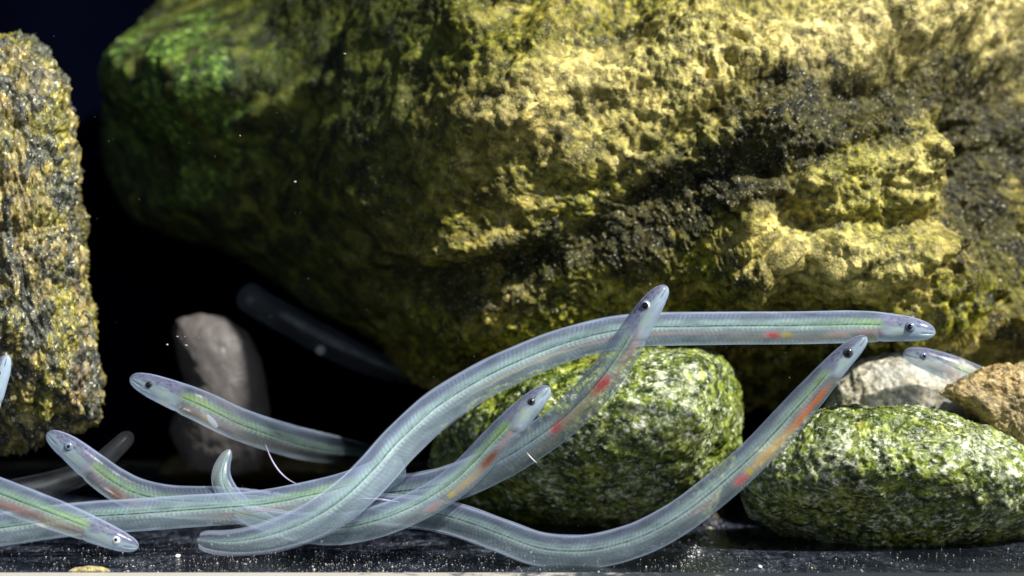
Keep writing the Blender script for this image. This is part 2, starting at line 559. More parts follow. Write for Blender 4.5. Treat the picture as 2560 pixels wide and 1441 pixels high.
nl = left_material()
left_rock = rock('rock', [(40, 78), (85, 92), (110, 120), (140, 170), (170, 240), (190, 300), (200, 400), (212, 500), (225, 600), (236, 700), (238, 800),
                          (243, 900), (258, 980), (262, 1050), (238, 1080), (190, 1090), (120, 1112), (50, 1130), (0, 1142), (-120, 1200), (-300, 1420), (-600, 1430), (-760, 1200),
                          (-750, 600), (-500, 200), (-200, 90), (-60, 72), (0, 74)], (-120, 640), 2.0, 1.6, 1.6, nl.m,
                 res=(420, 420), p_front=0.55, disp_fn=left_disp, tmax=0.84)
tag(left_rock, 'tall speckled tan and grey rock standing at the left edge', 'rock')


# ---- green pebbles
def pebble_disp(amp, sd):
    def f(co, px, py):
        return amp * (0.10 * fbm(co * 0.8, 3, sd) + 0.030 * billow(co * 3.2, 2, sd + 5) + 0.016 * fbm(co * 10, 3, sd + 9, 0.65) + 0.010 * perlin(co * 34, sd + 14))
    return f


def algae_material(name, loc, white, s):
    n = NT(name)
    v = n.coord((0.8, 1, 1), (0, math.radians(-20), 0), loc)
    a = n.noise(v, 1.3, 5, 0.65, 0.8)
    b = n.noise(v, s, 5, 0.7, 0.4)
    c = n.noise(v, s * 2.6, 4, 0.65)
    d = n.noise(v, s * 0.5, 4, 0.7, 0.6)
    col = n.ramp(b, [(0.37, (0.012, 0.020, 0.006)), (0.47, (0.065, 0.10, 0.012)), (0.57, (0.21, 0.27, 0.025)), (0.67, (0.45, 0.50, 0.14))])
    stone = n.ramp(c, [(0.36, (0.05, 0.06, 0.03)), (0.50, (0.32, 0.36, 0.22)), (0.62, (0.80, 0.82, 0.70))])
    f = n.ramp(n.math('ADD', n.math('MULTIPLY', a, 0.5), n.math('MULTIPLY', c, 0.5)), [(white, 0.0), (white + 0.09, 0.85)])
    col = n.mix(f, col, stone)
    col = n.mix(n.ramp(d, [(0.58, 0.0), (0.68, 0.8)]), col, (0.022, 0.034, 0.014))
    for sc_, amt in ((7.0, 0.6), (17.0, 0.7)):
        vo = n.n('ShaderNodeTexVoronoi')
        vo.inputs['Scale'].default_value = sc_
        n.l(v, vo.inputs['Vector'])
        sp = n.n('ShaderNodeSeparateColor')
        n.l(vo.outputs['Color'], sp.inputs[0])
        col = n.mix(amt, col, n.ramp(sp.outputs[0], [(0.0, (0.25, 0.3, 0.2)), (0.35, (0.7, 0.75, 0.55)), (0.7, (1.0, 1.0, 1.0)), (1.0, (1.35, 1.3, 1.3))]), 'MULTIPLY')
    yel = n.ramp(n.noise(v, 2.2, 3, 0.6), [(0.55, 0.0), (0.66, 0.7)])
    col = n.mix(n.math('MULTIPLY', yel, n.ramp(c, [(0.45, 0.0), (0.6, 1.0)])), col, (0.42, 0.42, 0.04))
    n.base(col, n.ramp(c, [(0.3, 0.35), (0.7, 0.65)]), 0.5)
    n.bump(n.math('ADD', b, n.math('MULTIPLY', c, 0.7)), 0.35, 0.04)
    return n.m


def mid_depth(px, py):
    # flat facet on the right flank, undercut lower left
    return 0.0022 * np.clip(px - 1740, 0, 200) + 5e-6 * np.clip(1520 - px, 0, 500) ** 2 + 1.1e-5 * np.clip(py - 1030, 0, 320) ** 2


mid = rock('pebble', [(1440, 900), (1520, 872), (1640, 863), (1740, 866), (1790, 882), (1825, 915), (1848, 960), (1860, 1010), (1858, 1060), (1848, 1120), (1825, 1190),
                      (1795, 1260), (1765, 1300), (1700, 1318), (1600, 1330), (1480, 1338), (1380, 1335), (1280, 1318), (1180, 1285), (1110, 1230), (1075, 1160), (1085, 1080),
                      (1160, 1010), (1280, 955)], (1500, 1100), 1.75, 1.15, 1.2, algae_material('green algae on white pebble', (3, 1, 2), 0.505, 8.0),
           res=(420, 330), p_front=0.8, disp_fn=pebble_disp(1.0, 80), depth_fn=mid_depth)
tag(mid, 'rounded green mossy pebble at the centre with eels crossing over it', 'pebble')
right = rock('pebble', [(1850, 1230), (1862, 1180), (1890, 1130), (1940, 1080), (2010, 1040), (2100, 1022), (2200, 1018), (2300, 1024), (2400, 1040), (2480, 1065), (2560, 1120), (2620, 1200),
                        (2640, 1290), (2590, 1360), (2480, 1385), (2300, 1392), (2150, 1390), (2060, 1375), (1960, 1335), (1880, 1290)],
             (2230, 1210), 0.75, 0.95, 1.0, algae_material('white and green speckled pebble', (0, 5, 1), 0.465, 7.5),
             res=(420, 260), p_front=0.85, disp_fn=pebble_disp(0.9, 110), depth_fn=lambda px, py: 1.3e-5 * np.clip(py - 1110, 0, 300) ** 2)
tag(right, 'broad oval green and white pebble at the lower right', 'pebble')
ng = speckle_material('grey granite', (0.66, 0.66, 0.61), (0.36, 0.38, 0.34), (0.12, 0.13, 0.13), (0.44, 0.39, 0.26), (1, 1, 1), (0, 0, 0), 7.0, (2, 3, 4), 0.35, 0.3)
grey = rock('pebble', [(2060, 1010), (2080, 960), (2120, 915), (2180, 888), (2250, 876), (2330, 880), (2400, 900), (2470, 950), (2520, 1050), (2500, 1200), (2300, 1272), (2100, 1268), (1990, 1180), (2000, 1080)],
            (2250, 1070), 2.15, 0.62, 0.9, ng.m, res=(220, 200), p_front=0.8, disp_fn=pebble_disp(0.8, 140))
tag(grey, 'plain light grey pebble behind the two small eels on the right', 'pebble')
nbq = speckle_material('rust brown stone', (0.62, 0.53, 0.34), (0.36, 0.28, 0.13), (0.08, 0.065, 0.04), (0.44, 0.30, 0.10), (1, 1, 1.4), (0, math.radians(18), 0), 6.0, (7, 3, 1), 0.8, 0.35)
brown = rock('stone', [(2332, 985), (2345, 968), (2390, 940), (2440, 920), (2500, 912), (2570, 916), (2700, 930), (2820, 1010), (2800, 1200), (2700, 1300), (2600, 1220), (2520, 1110), (2440, 1050), (2370, 1012)],
             (2560, 1020), 1.15, 0.45, 0.6, nbq.m, res=(220, 180), p_front=0.7, disp_fn=pebble_disp(1.3, 170))
tag(brown, 'angular rusty brown stone at the right edge above the oval pebble', 'stone')
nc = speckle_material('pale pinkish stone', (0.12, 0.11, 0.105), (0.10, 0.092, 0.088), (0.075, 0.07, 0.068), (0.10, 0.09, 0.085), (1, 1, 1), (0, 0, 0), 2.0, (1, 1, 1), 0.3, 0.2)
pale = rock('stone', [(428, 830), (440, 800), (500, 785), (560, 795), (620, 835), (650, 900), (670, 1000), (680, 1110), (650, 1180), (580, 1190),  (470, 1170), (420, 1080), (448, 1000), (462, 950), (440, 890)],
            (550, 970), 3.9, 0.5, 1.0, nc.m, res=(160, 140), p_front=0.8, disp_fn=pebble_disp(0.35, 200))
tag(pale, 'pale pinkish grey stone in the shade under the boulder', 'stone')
nd = speckle_material('dark olive stone', (0.20, 0.16, 0.06), (0.12, 0.09, 0.035), (0.03, 0.025, 0.02), (0.14, 0.10, 0.03), (0.5, 1, 1.5), (0, 0, 0), 4.0, (4, 1, 1), 0.4, 0.2)
flat = rock('stone', [(380, 1190), (420, 1140), (520, 1115), (640, 1110), (760, 1125), (860, 1150), (900, 1190), (860, 1205), (600, 1210), (440, 1208)],
            (630, 1165), 6.0, 0.9, 0.8, nd.m, res=(120, 90), p_front=0.8, disp_fn=pebble_disp(0.7, 230))
tag(flat, 'low dark olive stone lying on the floor deep in the cave', 'stone')


def tufts(stone, n, lo, hi, mat, pick=None, seed=1):
    """short algae blades standing on a stone, one part"""
    me = stone.data
    nv = len(me.vertices)
    co = np.empty(nv * 3, np.float32)
    no = np.empty(nv * 3, np.float32)
    me.vertices.foreach_get('co', co)
    me.vertices.foreach_get('normal', no)
    co, no = co.reshape(-1, 3), no.reshape(-1, 3)
    rs_ = np.random.RandomState(seed)
    ok = (no[:, 1] < 0.35)
    px = co[:, 0] / (PX * (D + co[:, 1]) / D) + CX
    py = HZ - co[:, 2] / (PX * (D + co[:, 1]) / D)
    ok &= (px > -60) & (px < 2620) & (py > -60) & (py < 1440)
    wgt = ok * (sstep(fbm(co * 2.6, 3, 120 + seed), -0.15, 0.35) + 0.15)
    if pick is not None:
        wgt = wgt * pick(px, py)
    ids = rs_.choice(nv, n, p=wgt / wgt.sum())
    c, m = co[ids] + rs_.normal(0, 0.006, (n, 3)), no[ids]
    d = m * 0.75 + rs_.normal(0, 0.55, (n, 3)) + np.array([0, 0, -0.15])
    d /= np.linalg.norm(d, axis=1, keepdims=True)
    sd = np.cross(d, rs_.normal(0, 1, (n, 3)))
    sd /= np.linalg.norm(sd, axis=1, keepdims=True)
    ln = (rs_.uniform(lo, hi, n) * PX)[:, None]
    w = ln * rs_.uniform(0.10, 0.38, (n, 1))
    d2 = d + rs_.normal(0, 0.45, (n, 3))
    a, b = c - m * 0.01 - sd * w * 0.6, c - m * 0.01 + sd * w * 0.6
    e, f = c + d * ln * 0.5 + sd * w, c + d * ln * 0.5 - sd * w
    g, h = c + d * ln * 0.5 + d2 * ln * 0.5 + sd * w * 0.25, c + d * ln * 0.5 + d2 * ln * 0.5 - sd * w * 0.25
    V = np.stack([a, b, e, f, g, h], 1).reshape(-1, 3)
    k = (np.arange(n) * 6)[:, None]
    F = np.concatenate([k + np.array([0, 1, 2, 3]), k + np.array([3, 2, 4, 5])])
    at = {}
    for an in ('moss', 'gold', 'dark', 'pale'):
        if an in me.attributes:
            t = np.empty(nv, np.float32)
            me.attributes[an].data.foreach_get('value', t)
            at[an] = np.repeat(t[ids], 6)
    o = mesh_obj('algae', V, F, mat, stone, at, smooth=False)
    o['kind'] = 'stuff'
    return o


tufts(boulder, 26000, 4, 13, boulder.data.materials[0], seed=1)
tufts(mid, 7000, 3, 10, mid.data.materials[0], seed=2)
tufts(right, 6000, 3, 9, right.data.materials[0], seed=3)
tufts(left_rock, 3500, 3, 8, left_rock.data.materials[0], seed=4)

# ------------------------------------------------------------------ eels
def eel_material():
    n = NT('translucent eel skin')
    t = n.t
    at = n.attr('tint')
    n.l(at.outputs['Color'], n.bsdf.inputs['Base Color'])
    n.bsdf.inputs['Roughness'].default_value = 0.25
    n.bsdf.inputs['Specular IOR Level'].default_value = 0.32
    v = n.coord()
    n.bump(n.noise(v, 24, 3, 0.6), 0.08, 0.02)
    tr = n.n('ShaderNodeBsdfTranslucent')
    n.l(at.outputs['Color'], tr.inputs['Color'])
    m1 = n.n('ShaderNodeMixShader')
    m1.inputs[0].default_value = 0.35
    n.l(n.bsdf.outputs[0], m1.inputs[1])
    n.l(tr.outputs[0], m1.inputs[2])
    lw = n.n('ShaderNodeLayerWeight')
    lw.inputs[0].default_value = 0.35
    edge = n.math('POWER', lw.outputs['Facing'], 2.4)
    al = n.math('MULTIPLY_ADD', n.math('SUBTRACT', 1.0, at.outputs['Alpha']), n.math('MULTIPLY', edge, n.math('MINIMUM', n.math('MULTIPLY', at.outputs['Alpha'], 3.0), 0.72)))
    n.l(at.outputs['Alpha'], al.node.inputs[2])
    tp = n.n('ShaderNodeBsdfTransparent')
    m2 = n.n('ShaderNodeMixShader')
    n.l(al, m2.inputs[0])
    n.l(tp.outputs[0], m2.inputs[1])
    n.l(m1.outputs[0], m2.inputs[2])
    n.l(m2.outputs[0], n.out.inputs[0])
    return n.m


def plain(name, col, rough=0.3, spec=0.5, alpha=1.0):
    n = NT(name)
    n.base(n.mix(n.noise(n.coord(), 30, 2), tuple(0.85 * c for c in col), col), rough, spec)
    if alpha < 1:
        n.bsdf.inputs['Alpha'].default_value = alpha
    return n.m


M_EEL = eel_material()
M_SILVER = plain('silvery iris', (0.62, 0.66, 0.72), 0.25, 0.7)
M_BLUE = plain('blue grey iris', (0.16, 0.20, 0.28), 0.12, 0.8)
M_DARK = plain('dark iris', (0.05, 0.055, 0.07), 0.15, 0.7)
M_PUPIL = plain('black pupil', (0.004, 0.004, 0.006), 0.06, 0.8)
M_CLEAR = plain('clear fin fold', (0.55, 0.64, 0.80), 0.4, 0.3, 0.20)
M_FIN = plain('clear fin membrane', (0.50, 0.64, 0.78), 0.4, 0.2, 0.22)


def spline(pts, step):
    """smooth curve through the points (photo px, py, distance), evenly resampled"""
    p = np.array(pts, float)
    q = np.vstack([2 * p[0] - p[1], p, 2 * p[-1] - p[-2]])
    out = []
    for i in range(1, len(q) - 2):
        t = np.linspace(0, 1, 40, endpoint=False)[:, None]
        a, b, c, d = q[i - 1], q[i], q[i + 1], q[i + 2]
        out.append(0.5 * (2 * b + (c - a) * t + (2 * a - 5 * b + 4 * c - d) * t * t + (3 * b - a - 3 * c + d) * t ** 3))
    out = np.vstack(out + [p[-1:]])
    s = np.concatenate([[0], np.cumsum(np.hypot(*(np.diff(out[:, :2], axis=0).T)) + 1e-6)])
    # gentle smoothing
    n = max(8, int(s[-1] / step))
    ss = np.linspace(0, s[-1], n)
    r = np.stack([np.interp(ss, s, out[:, k]) for k in range(3)], 1)
    for _ in range(30):
        r[1:-1] = 0.25 * r[:-2] + 0.5 * r[1:-1] + 0.25 * r[2:]
    return r, ss


HEAD_S = [0, 1.2, 4, 9, 20, 40, 60, 100, 150, 220]
HEAD_W = [0, 5, 9.5, 14.5, 20.5, 26, 29.5, 33.5, 37.5, 40]
ORG = {'red': (0.62, 0.09, 0.10), 'pink': (0.55, 0.30, 0.30), 'orange': (0.62, 0.16, 0.03), 'brown': (0.26, 0.10, 0.05), 'cream': (0.62, 0.46, 0.20),
       'yellow': (0.52, 0.42, 0.04), 'dark': (0.12, 0.10, 0.13), 'white': (0.85, 0.80, 0.70), 'blue': (0.10, 0.13, 0.26), 'purple': (0.34, 0.22, 0.34)}


def eel(label, pts, side, W=40, organs=(), eye='dark', eye_s=60, eye_h=0.18, eye_r=11, pupil_r=7, green=1.0, alpha=0.25, tail=220, tail_w=0.25, fade=0.75, fade_at=None,
        bright=1.0, gaze=(0, 0), fin=None, head=True, grey=0.0, taper=None, chevron=1.0, cat='eel'):
    k = W / 40.0
    step = 3.0
    c, s = spline(pts, step)
    # finer rings on the snout
    fs = np.concatenate([np.array([0, 0.4, 1.0, 1.8, 2.8, 4, 5.5, 7, 9, 11.5, 14.5]) * k, np.arange(17.5 * k, s[-1] - 6, step), s[-1] - np.array([6, 4, 2.4, 1.2, 0.4, 0])])
    c = np.stack([np.interp(fs, s, c[:, j]) for j in range(3)], 1)
    s = fs
    L = s[-1]
    if head:
        hw = np.interp(s / k, HEAD_S, HEAD_W) * k
    else:
        hw = np.full(len(s), 40.0 * k) * np.sqrt(np.clip(1 - np.clip(1 - s / (30 * k), 0, 1) ** 2, 0, 1))
    if taper:
        hw = hw * np.interp(s, taper[0], taper[1])
    tl = np.clip((L - s) / tail, 0, 1)
    hw = hw * (tail_w + (1 - tail_w) * np.sin(tl * np.pi / 2)) * np.sqrt(np.clip(1 - (1 - np.clip((L - s) / (28 * k), 0, 1)) ** 2, 0, 1))
    w3 = P(c[:, 0], c[:, 1], c[:, 2])
    T = np.gradient(w3, axis=0)
    for _ in range(6):
        T[1:-1] = 0.25 * T[:-2] + 0.5 * T[1:-1] + 0.25 * T[2:]
    T /= np.linalg.norm(T, axis=1, keepdims=True) + 1e-9
    Dv = np.stack([T[:, 2], 0 * T[:, 0], -T[:, 0]], 1) * side
    Dv /= np.linalg.norm(Dv, axis=1, keepdims=True) + 1e-9
    Bv = np.cross(T, Dv)
    Bv *= np.where(Bv[:, 1:2] > 0, -1, 1)
    scale = PX * (D + c[:, 2]) / D
    NA = 104
    th = np.linspace(0, 2 * np.pi, NA, endpoint=False)
    th = th - 0.32 * np.sin(2 * th)
    ch, cb = np.sin(th), np.cos(th)                                    # dorsal, towards camera
    wid = np.interp(s / k, [0, 20, 60, 150, 300], [0.85, 0.82, 0.86, 0.84, 0.76])
    wid = wid * (0.55 + 0.45 * tl)
    S, H = np.meshgrid(s, ch, indexing='ij')
    Bb = np.broadcast_to(cb, S.shape)
    # mouth groove and jaw
    mouth_h = -0.22 - 0.002 * S / k
    g = np.exp(-((H - mouth_h) / 0.07) ** 2) * (1 - sstep(S / k, 26, 40)) if head else 0 * S
    gill = np.exp(-(((S / k) - 150 - 14 * H) / 7) ** 2) * sstep(-H, 0.0, 0.4) * 0.05 if head else 0 * S
    rad = 1 - 0.20 * g - gill
    nub = 1 + (0.04 * np.exp(-((S / k - 6) / 8) ** 2) * (H < mouth_h) if head else 0)
    hh = hw * scale
    bx = np.sign(Bb) * np.abs(Bb) ** 0.92
    V = (w3[:, None, :] + Dv[:, None, :] * (H * rad * nub * hh[:, None])[..., None] + Bv[:, None, :] * (bx * rad * (hh * wid)[:, None])[..., None])
    V = V.reshape(-1, 3)
    nr = len(s)
    idx = np.arange(nr * NA).reshape(nr, NA)
    nx = np.roll(idx, -1, 1)
    F = np.stack([idx[:-1], nx[:-1], nx[1:], idx[1:]], -1).reshape(-1, 4)
    if side < 0:
        F = F[:, ::-1]
    # ---- tissue colours: real pigments and organs along the body
    sn = S / k
    p3 = np.stack([S * 0.02, H * 2.0, Bb * 2.0], -1).reshape(-1, 3)
    nz = fbm(p3, 3, len(label)).reshape(S.shape)
    nzf = fbm(np.stack([S * 0.11, H * 6, Bb * 6], -1).reshape(-1, 3), 2, 3 + len(label)).reshape(S.shape)

    def lay(base, mask, col):
        return base * (1 - mask[..., None]) + np.array(col) * mask[..., None]

    C = np.zeros(S.shape + (3,))
    C[:] = (0.42, 0.55, 0.63)
    A = alpha * np.clip(1.0 + 0.55 * nz, 0.4, 1.7) * np.interp(s, *(fade_at or ([0, 350 * k, L], [1.0, 1.0, fade])))[:, None]
    C = lay(C, sstep(H, 0.42, 0.75), (0.33, 0.41, 0.58))
    body = sstep(sn, 118, 150)
    near = np.exp(-np.clip(sn - 130, 0, None) / 170.0)
    band = sstep(H, -0.12, 0.05) * (1 - sstep(H, 0.40, 0.62)) * body
    C = lay(C, np.clip(band * (0.55 + 0.45 * near) * green * (0.75 + 0.7 * nzf + 0.4 * nz), 0, 1), (0.31, 0.53, 0.43))
    C = lay(C, np.clip(band * near ** 1.6 * green * 0.8 * (0.9 + 0.8 * nzf), 0, 1), (0.46, 0.74, 0.16))
    # belly of organs: pinkish and warm in front, clear further back
    C = lay(C, sstep(-H, 0.15, 0.45) * (1 - sstep(-H, 0.75, 0.95)) * body * (1 - sstep(sn, 430, 620)) * (0.40 + 0.4 * nz), (0.56, 0.50, 0.40))
    # dark pigment line along the spine cord, the pale vertebrae below it, a second thinner vessel
    ln = np.exp(-((H - 0.20 - 0.02 * nz) / 0.042) ** 2) * body
    C = lay(C, np.clip(ln * (1.0 + 0.5 * nzf), 0, 0.97), (0.015, 0.045, 0.045))
    A = A * (1 - 0.30 * sstep(-H, 0.15, 0.4) * body) * (1 - 0.2 * sstep(H, 0.5, 0.7) * body)
    A = np.clip(A + 0.55 * ln + 0.12 * band * (1 + nz), 0, 1)
    wl = np.exp(-((H - 0.09) / 0.035) ** 2) * body
    C = lay(C, 0.6 * wl * (0.8 + nzf), (0.62, 0.76, 0.66))
    A = np.clip(A + 0.2 * wl, 0, 1)
    per = 13.0
    cell = np.mod(sn + 10 * np.abs(H - 0.02), per) / per
    bead = np.exp(-((H + 0.03) / 0.07) ** 2) * np.exp(-((cell - 0.5) / 0.22) ** 2) * body * chevron
    C = lay(C, 0.45 * bead * (0.4 + np.clip(0.6 + 1.5 * nz, 0, 1)) * 0.8, (0.72, 0.80, 0.76))
    A = np.clip(A + 0.15 * bead, 0, 1)
    l2 = np.exp(-((H + 0.22) / 0.045) ** 2) * sstep(sn, 200, 320)
    C = lay(C, 0.55 * l2 * (0.7 + nz), (0.10, 0.15, 0.10))
    my = np.exp(-((np.mod(sn + 20 * np.abs(H), 11.0) / 11.0 - 0.5) / 0.2) ** 2) * body * (np.abs(H) < 0.9)
    A = A * (1 - 0.38 * my * (0.7 + nz)) * (1 + 0.5 * sstep(np.abs(H), 0.86, 0.98))
    if head:
        hd = 1 - sstep(sn, 110, 150)
        crown = hd * sstep(H + 0.35 * nz, 0.02, 0.40)
        C = lay(C, 0.85 * crown * (0.9 + 0.5 * nzf), (0.17, 0.17, 0.28))
        C = lay(C, 0.8 * hd * sstep(-H, 0.0, 0.5), (0.46, 0.60, 0.76))
        brain = np.exp(-((sn - 122) / 20) ** 2 - ((H - 0.30) / 0.38) ** 2)
        C = lay(C, np.clip(0.65 * brain * (1 + nz), 0, 1), (0.20, 0.20, 0.32))
        cheek = np.exp(-((sn - 92) / 22) ** 2 - ((H + 0.25) / 0.3) ** 2)
        C = lay(C, 0.5 * cheek, (0.50, 0.66, 0.40))
        dots = (nzf > 0.42) & (H > 0.2) & (sn < 130)
        C = np.where(dots[..., None], C * 0.55, C)
        C = lay(C, 0.8 * np.clip(g, 0, 1), (0.16, 0.15, 0.22))
        A = np.clip(A + 0.30 * hd, 0, 0.95)
    for (os_, oh, ls, lh, cn, st) in organs:
        m = np.exp(-(np.abs((sn - os_ + 5 * nz) / ls) ** 3) - np.abs((H - oh + 0.06 * nz) / lh) ** 3) * st * (1 - 0.5 * np.clip(nzf, 0, 1))
        m = np.clip(1.25 * m, 0, 1)
        C = lay(C, m, ORG[cn])
        A = np.clip(A + 0.45 * m, 0, 0.96)
    # clear rim of skin and fin fold
    C = lay(C, 0.5 * sstep(np.abs(H), 0.90, 1.0), (0.55, 0.66, 0.92))
    if grey:
        C = C * (1 - grey) + np.array((0.36, 0.34, 0.34)) * grey
    C = np.clip(C * bright, 0, 0.95)  # bright: how strongly each eel is lit, put into its colour
    tint = np.concatenate([C, A[..., None]], -1).reshape(-1, 4)

    root = bpy.data.objects.new('glass_eel', None)
    COL.objects.link(root)
    root.location = Vector(w3[nr // 2])
    tag(root, label, cat, 'glass eels swimming in the tank')
    inv = -root.location

    def child(name, co, f, mat, parent=root, attrs=None):
        o = mesh_obj(name, co, f, mat, parent, attrs)
        if parent is root:
            o.matrix_parent_inverse.translation = inv
        return o

    child('body', V, F, M_EEL, root, {'tint': tint})
    # clear fin folds along the rear back and belly
    for nm, sg in (('dorsal_fin', 1.0), ('anal_fin', -1.0)):
        sel = np.where((s > (420 if sg > 0 else 620) * k) & (s < L - 3))[0][::2]
        if len(sel) < 12:
            continue
        t = (s[sel] - s[sel[0]]) / (s[sel[-1]] - s[sel[0]])
        hgt = (2.0 + 7.0 * t ** 2) * np.sin(np.clip(t * 8, 0, np.pi / 2)) * k * scale[sel] * (1 + 0.12 * np.sin(t * 60))
        cc, dd, bb = w3[sel], Dv[sel] * sg, Bv[sel]
        base = cc + dd * (hh[sel] * 0.97)[:, None]
        th_ = (0.05 * hh[sel] * wid[sel] + 0.002)[:, None]
        tip = cc + dd * (hh[sel] + hgt)[:, None]
        vv_ = np.stack([base - bb * th_, base + bb * th_, tip], 1).reshape(-1, 3)
        ii = np.arange(len(sel) * 3).reshape(-1, 3)
        jj = np.roll(ii, -1, 1)
        child(nm, vv_, np.stack([ii[:-1], jj[:-1], jj[1:], ii[1:]], -1).reshape(-1, 4), M_CLEAR, root)
    if head:
        i = int(np.argmin(np.abs(s / k - eye_s)))
        sc = scale[i]

        def dome(cen, nrm, r, th_, mat, name, parent):
            nrm = nrm / np.linalg.norm(nrm)
            t1 = T[i] - nrm * np.dot(T[i], nrm)
            t1 /= np.linalg.norm(t1)
            t2 = np.cross(nrm, t1)
            a = np.linspace(0, 2 * np.pi, 24, endpoint=False)
            e = np.linspace(-np.pi / 2 + 0.02, np.pi / 2 - 0.02, 14)
            E, Aa = np.meshgrid(e, a, indexing='ij')
            pts_ = cen + (r * np.cos(E) * np.cos(Aa))[..., None] * t1 + (r * np.cos(E) * np.sin(Aa))[..., None] * t2 + (th_ * np.sin(E))[..., None] * nrm
            ii = np.arange(14 * 24).reshape(14, 24)
            jj = np.roll(ii, -1, 1)
            ff = np.stack([ii[:-1], jj[:-1], jj[1:], ii[1:]], -1).reshape(-1, 4)
            return child(name, pts_.reshape(-1, 3), ff, mat, parent)
        for sg in (1, -1):
            sb = math.sqrt(max(0.0, 1 - eye_h ** 2))
            nrm = Bv[i] * sg * sb + Dv[i] * eye_h * 0.6
            cen = w3[i] + Dv[i] * eye_h * hh[i] + Bv[i] * sg * sb * hh[i] * wid[i] * 0.97
            ey = dome(cen, nrm, eye_r * k * sc, eye_r * k * sc * 0.55, {'dark': M_DARK, 'blue': M_BLUE, 'silver': M_SILVER}[eye], 'eye', root)
            off = T[i] * gaze[0] * k * sc + Dv[i] * gaze[1] * k * sc
            pu = dome(cen + off + nrm / np.linalg.norm(nrm) * eye_r * k * sc * 0.30, nrm, pupil_r * k * sc, eye_r * k * sc * 0.36, M_PUPIL, 'pupil', root)
            bpy.data.objects[pu.name].parent = ey
            pu.matrix_parent_inverse = ey.matrix_world.inverted() if False else pu.matrix_parent_inverse
            pu.matrix_parent_inverse.identity()
    if fin:
        fs_, fh, flen, fang = fin
        i = int(np.argmin(np.abs(s / k - fs_)))
        sc = scale[i]
        for sg in (1, -1):
            base = w3[i] + Dv[i] * fh * hh[i] + Bv[i] * sg * hh[i] * wid[i] * (math.sqrt(1 - fh * fh) + 0.02)
            a = math.radians(fang)
            d1 = T[i] * math.cos(a) - Dv[i] * math.sin(a) + Bv[i] * sg * 0.10
            d2 = T[i] * math.sin(a) + Dv[i] * math.cos(a)
            vs, ff = [], []
            nu_ = 10
            for layer in (0, 1):
                for q in range(nu_):
                    t = q / (nu_ - 1)
                    wv = (0.16 + 0.9 * t * (1 - t) + 0.04 * t) * 0.42
                    for e in (-1, 0, 1):
                        vs.append(base + sc * k * flen * (d1 * t + d2 * wv * e) + Bv[i] * sg * (layer * 0.006 + 0.004) * (1 if abs(e) < 1 else 0.4))
            for layer in (0, 1):
                b0 = layer * nu_ * 3
                for q in range(nu_ - 1):
                    for e in (0, 1):
                        f4 = [b0 + q * 3 + e, b0 + q * 3 + e + 1, b0 + q * 3 + e + 4, b0 + q * 3 + e + 3]
                        ff.append(f4 if layer else f4[::-1])
            child('pectoral_fin', np.array(vs), np.array(ff), M_FIN, root)
    return root


# side = +1: head to the right; -1: head to the left.  organs: (s, h, half length, half height, colour, strength)
eel('longest eel, arched over the central pebble with its head far right',
    [(2339, 832, -.05), (2300, 826, -.05), (2240, 820, 0), (2150, 817, 0), (2000, 820, 0), (1850, 821, 0), (1700, 823, 0), (1600, 826, 0), (1500, 840, 0), (1400, 868, 0), (1300, 908, -.05),
     (1200, 957, -.1), (1100, 1020, -.2), (1010, 1100, -.4), (940, 1178, -.6), (870, 1245, -.75), (790, 1298, -.8), (710, 1332, -.8), (630, 1352, -.8), (560, 1358, -.8), (492, 1350, -.8)],
    1, W=41, eye='blue', eye_s=62, eye_h=0.20, eye_r=13, pupil_r=7.5, green=0.8, alpha=0.44, fade_at=([0, 900, 1250, 1800, 1990], [1.0, 1.0, 0.95, 0.85, 0.25]), bright=1.12, tail=420, tail_w=0.36,
    taper=([0, 900, 1300, 1700, 2600], [1, 1, 1.12, 1.12, 0.92]),
    organs=[(400, -0.42, 18, 0.20, 'red', 0.8), (365, -0.44, 12, 0.2, 'yellow', 0.8), (165, -0.30, 34, 0.16, 'pink', 0.7), (235, -0.45, 30, 0.22, 'pink', 0.5),
            (700, -0.25, 220, 0.10, 'pink', 0.5), (1010, -0.30, 160, 0.08, 'cream', 0.5)])
eel('green striped eel with no head in view, lying straight under the arched eel',
    [(1010, 1160, .35), (940, 1192, .3), (860, 1222, .25), (760, 1246, .15), (650, 1266, .1), (500, 1277, .05), (350, 1288, 0), (200, 1298, 0), (60, 1316, 0), (-100, 1340, 0), (-300, 1370, 0.3), (-420, 1380, .5)],
    1, W=40, head=False, green=1.25, alpha=0.40, fade=1.0, chevron=1.6,
    organs=[(400, -0.24, 90, 0.06, 'orange', 0.7)])
eel('eel with its head raised highest, crossing in front of the arched eel',
    [(1668, 716, -.45), (1650, 735, -.45), (1628, 765, -.45), (1600, 808, -.42), (1570, 858, -.40), (1535, 912, -.35), (1500, 958, -.3), (1450, 1012, -.2), (1390, 1066, -.1), (1300, 1128, .0), (1220, 1172, .1), (1150, 1202, .15), (1080, 1222, .2), (1010, 1232, .3), (930, 1240, .45), (850, 1250, .6), (780, 1260, .7)],
    1, W=43, eye='silver', eye_s=62, eye_h=0.42, eye_r=9.5, pupil_r=8, green=0.35, alpha=0.40, gaze=(1.5, 1.0), chevron=0.35,
    taper=([0, 150, 330, 700, 1200], [0.95, 0.95, 1.0, 1.04, 0.85]),
    organs=[(270, -0.12, 28, 0.30, 'red', 0.85), (160, -0.1, 45, 0.16, 'dark', 0.55), (185, -0.38, 55, 0.24, 'pink', 0.5), (410, -0.05, 24, 0.24, 'red', 0.8), (345, -0.15, 50, 0.3, 'cream', 0.5),
            (330, 0.35, 18, 0.16, 'blue', 0.5), (560, -0.05, 100, 0.25, 'blue', 0.35)], fin=(262, -0.80, 24, 30))
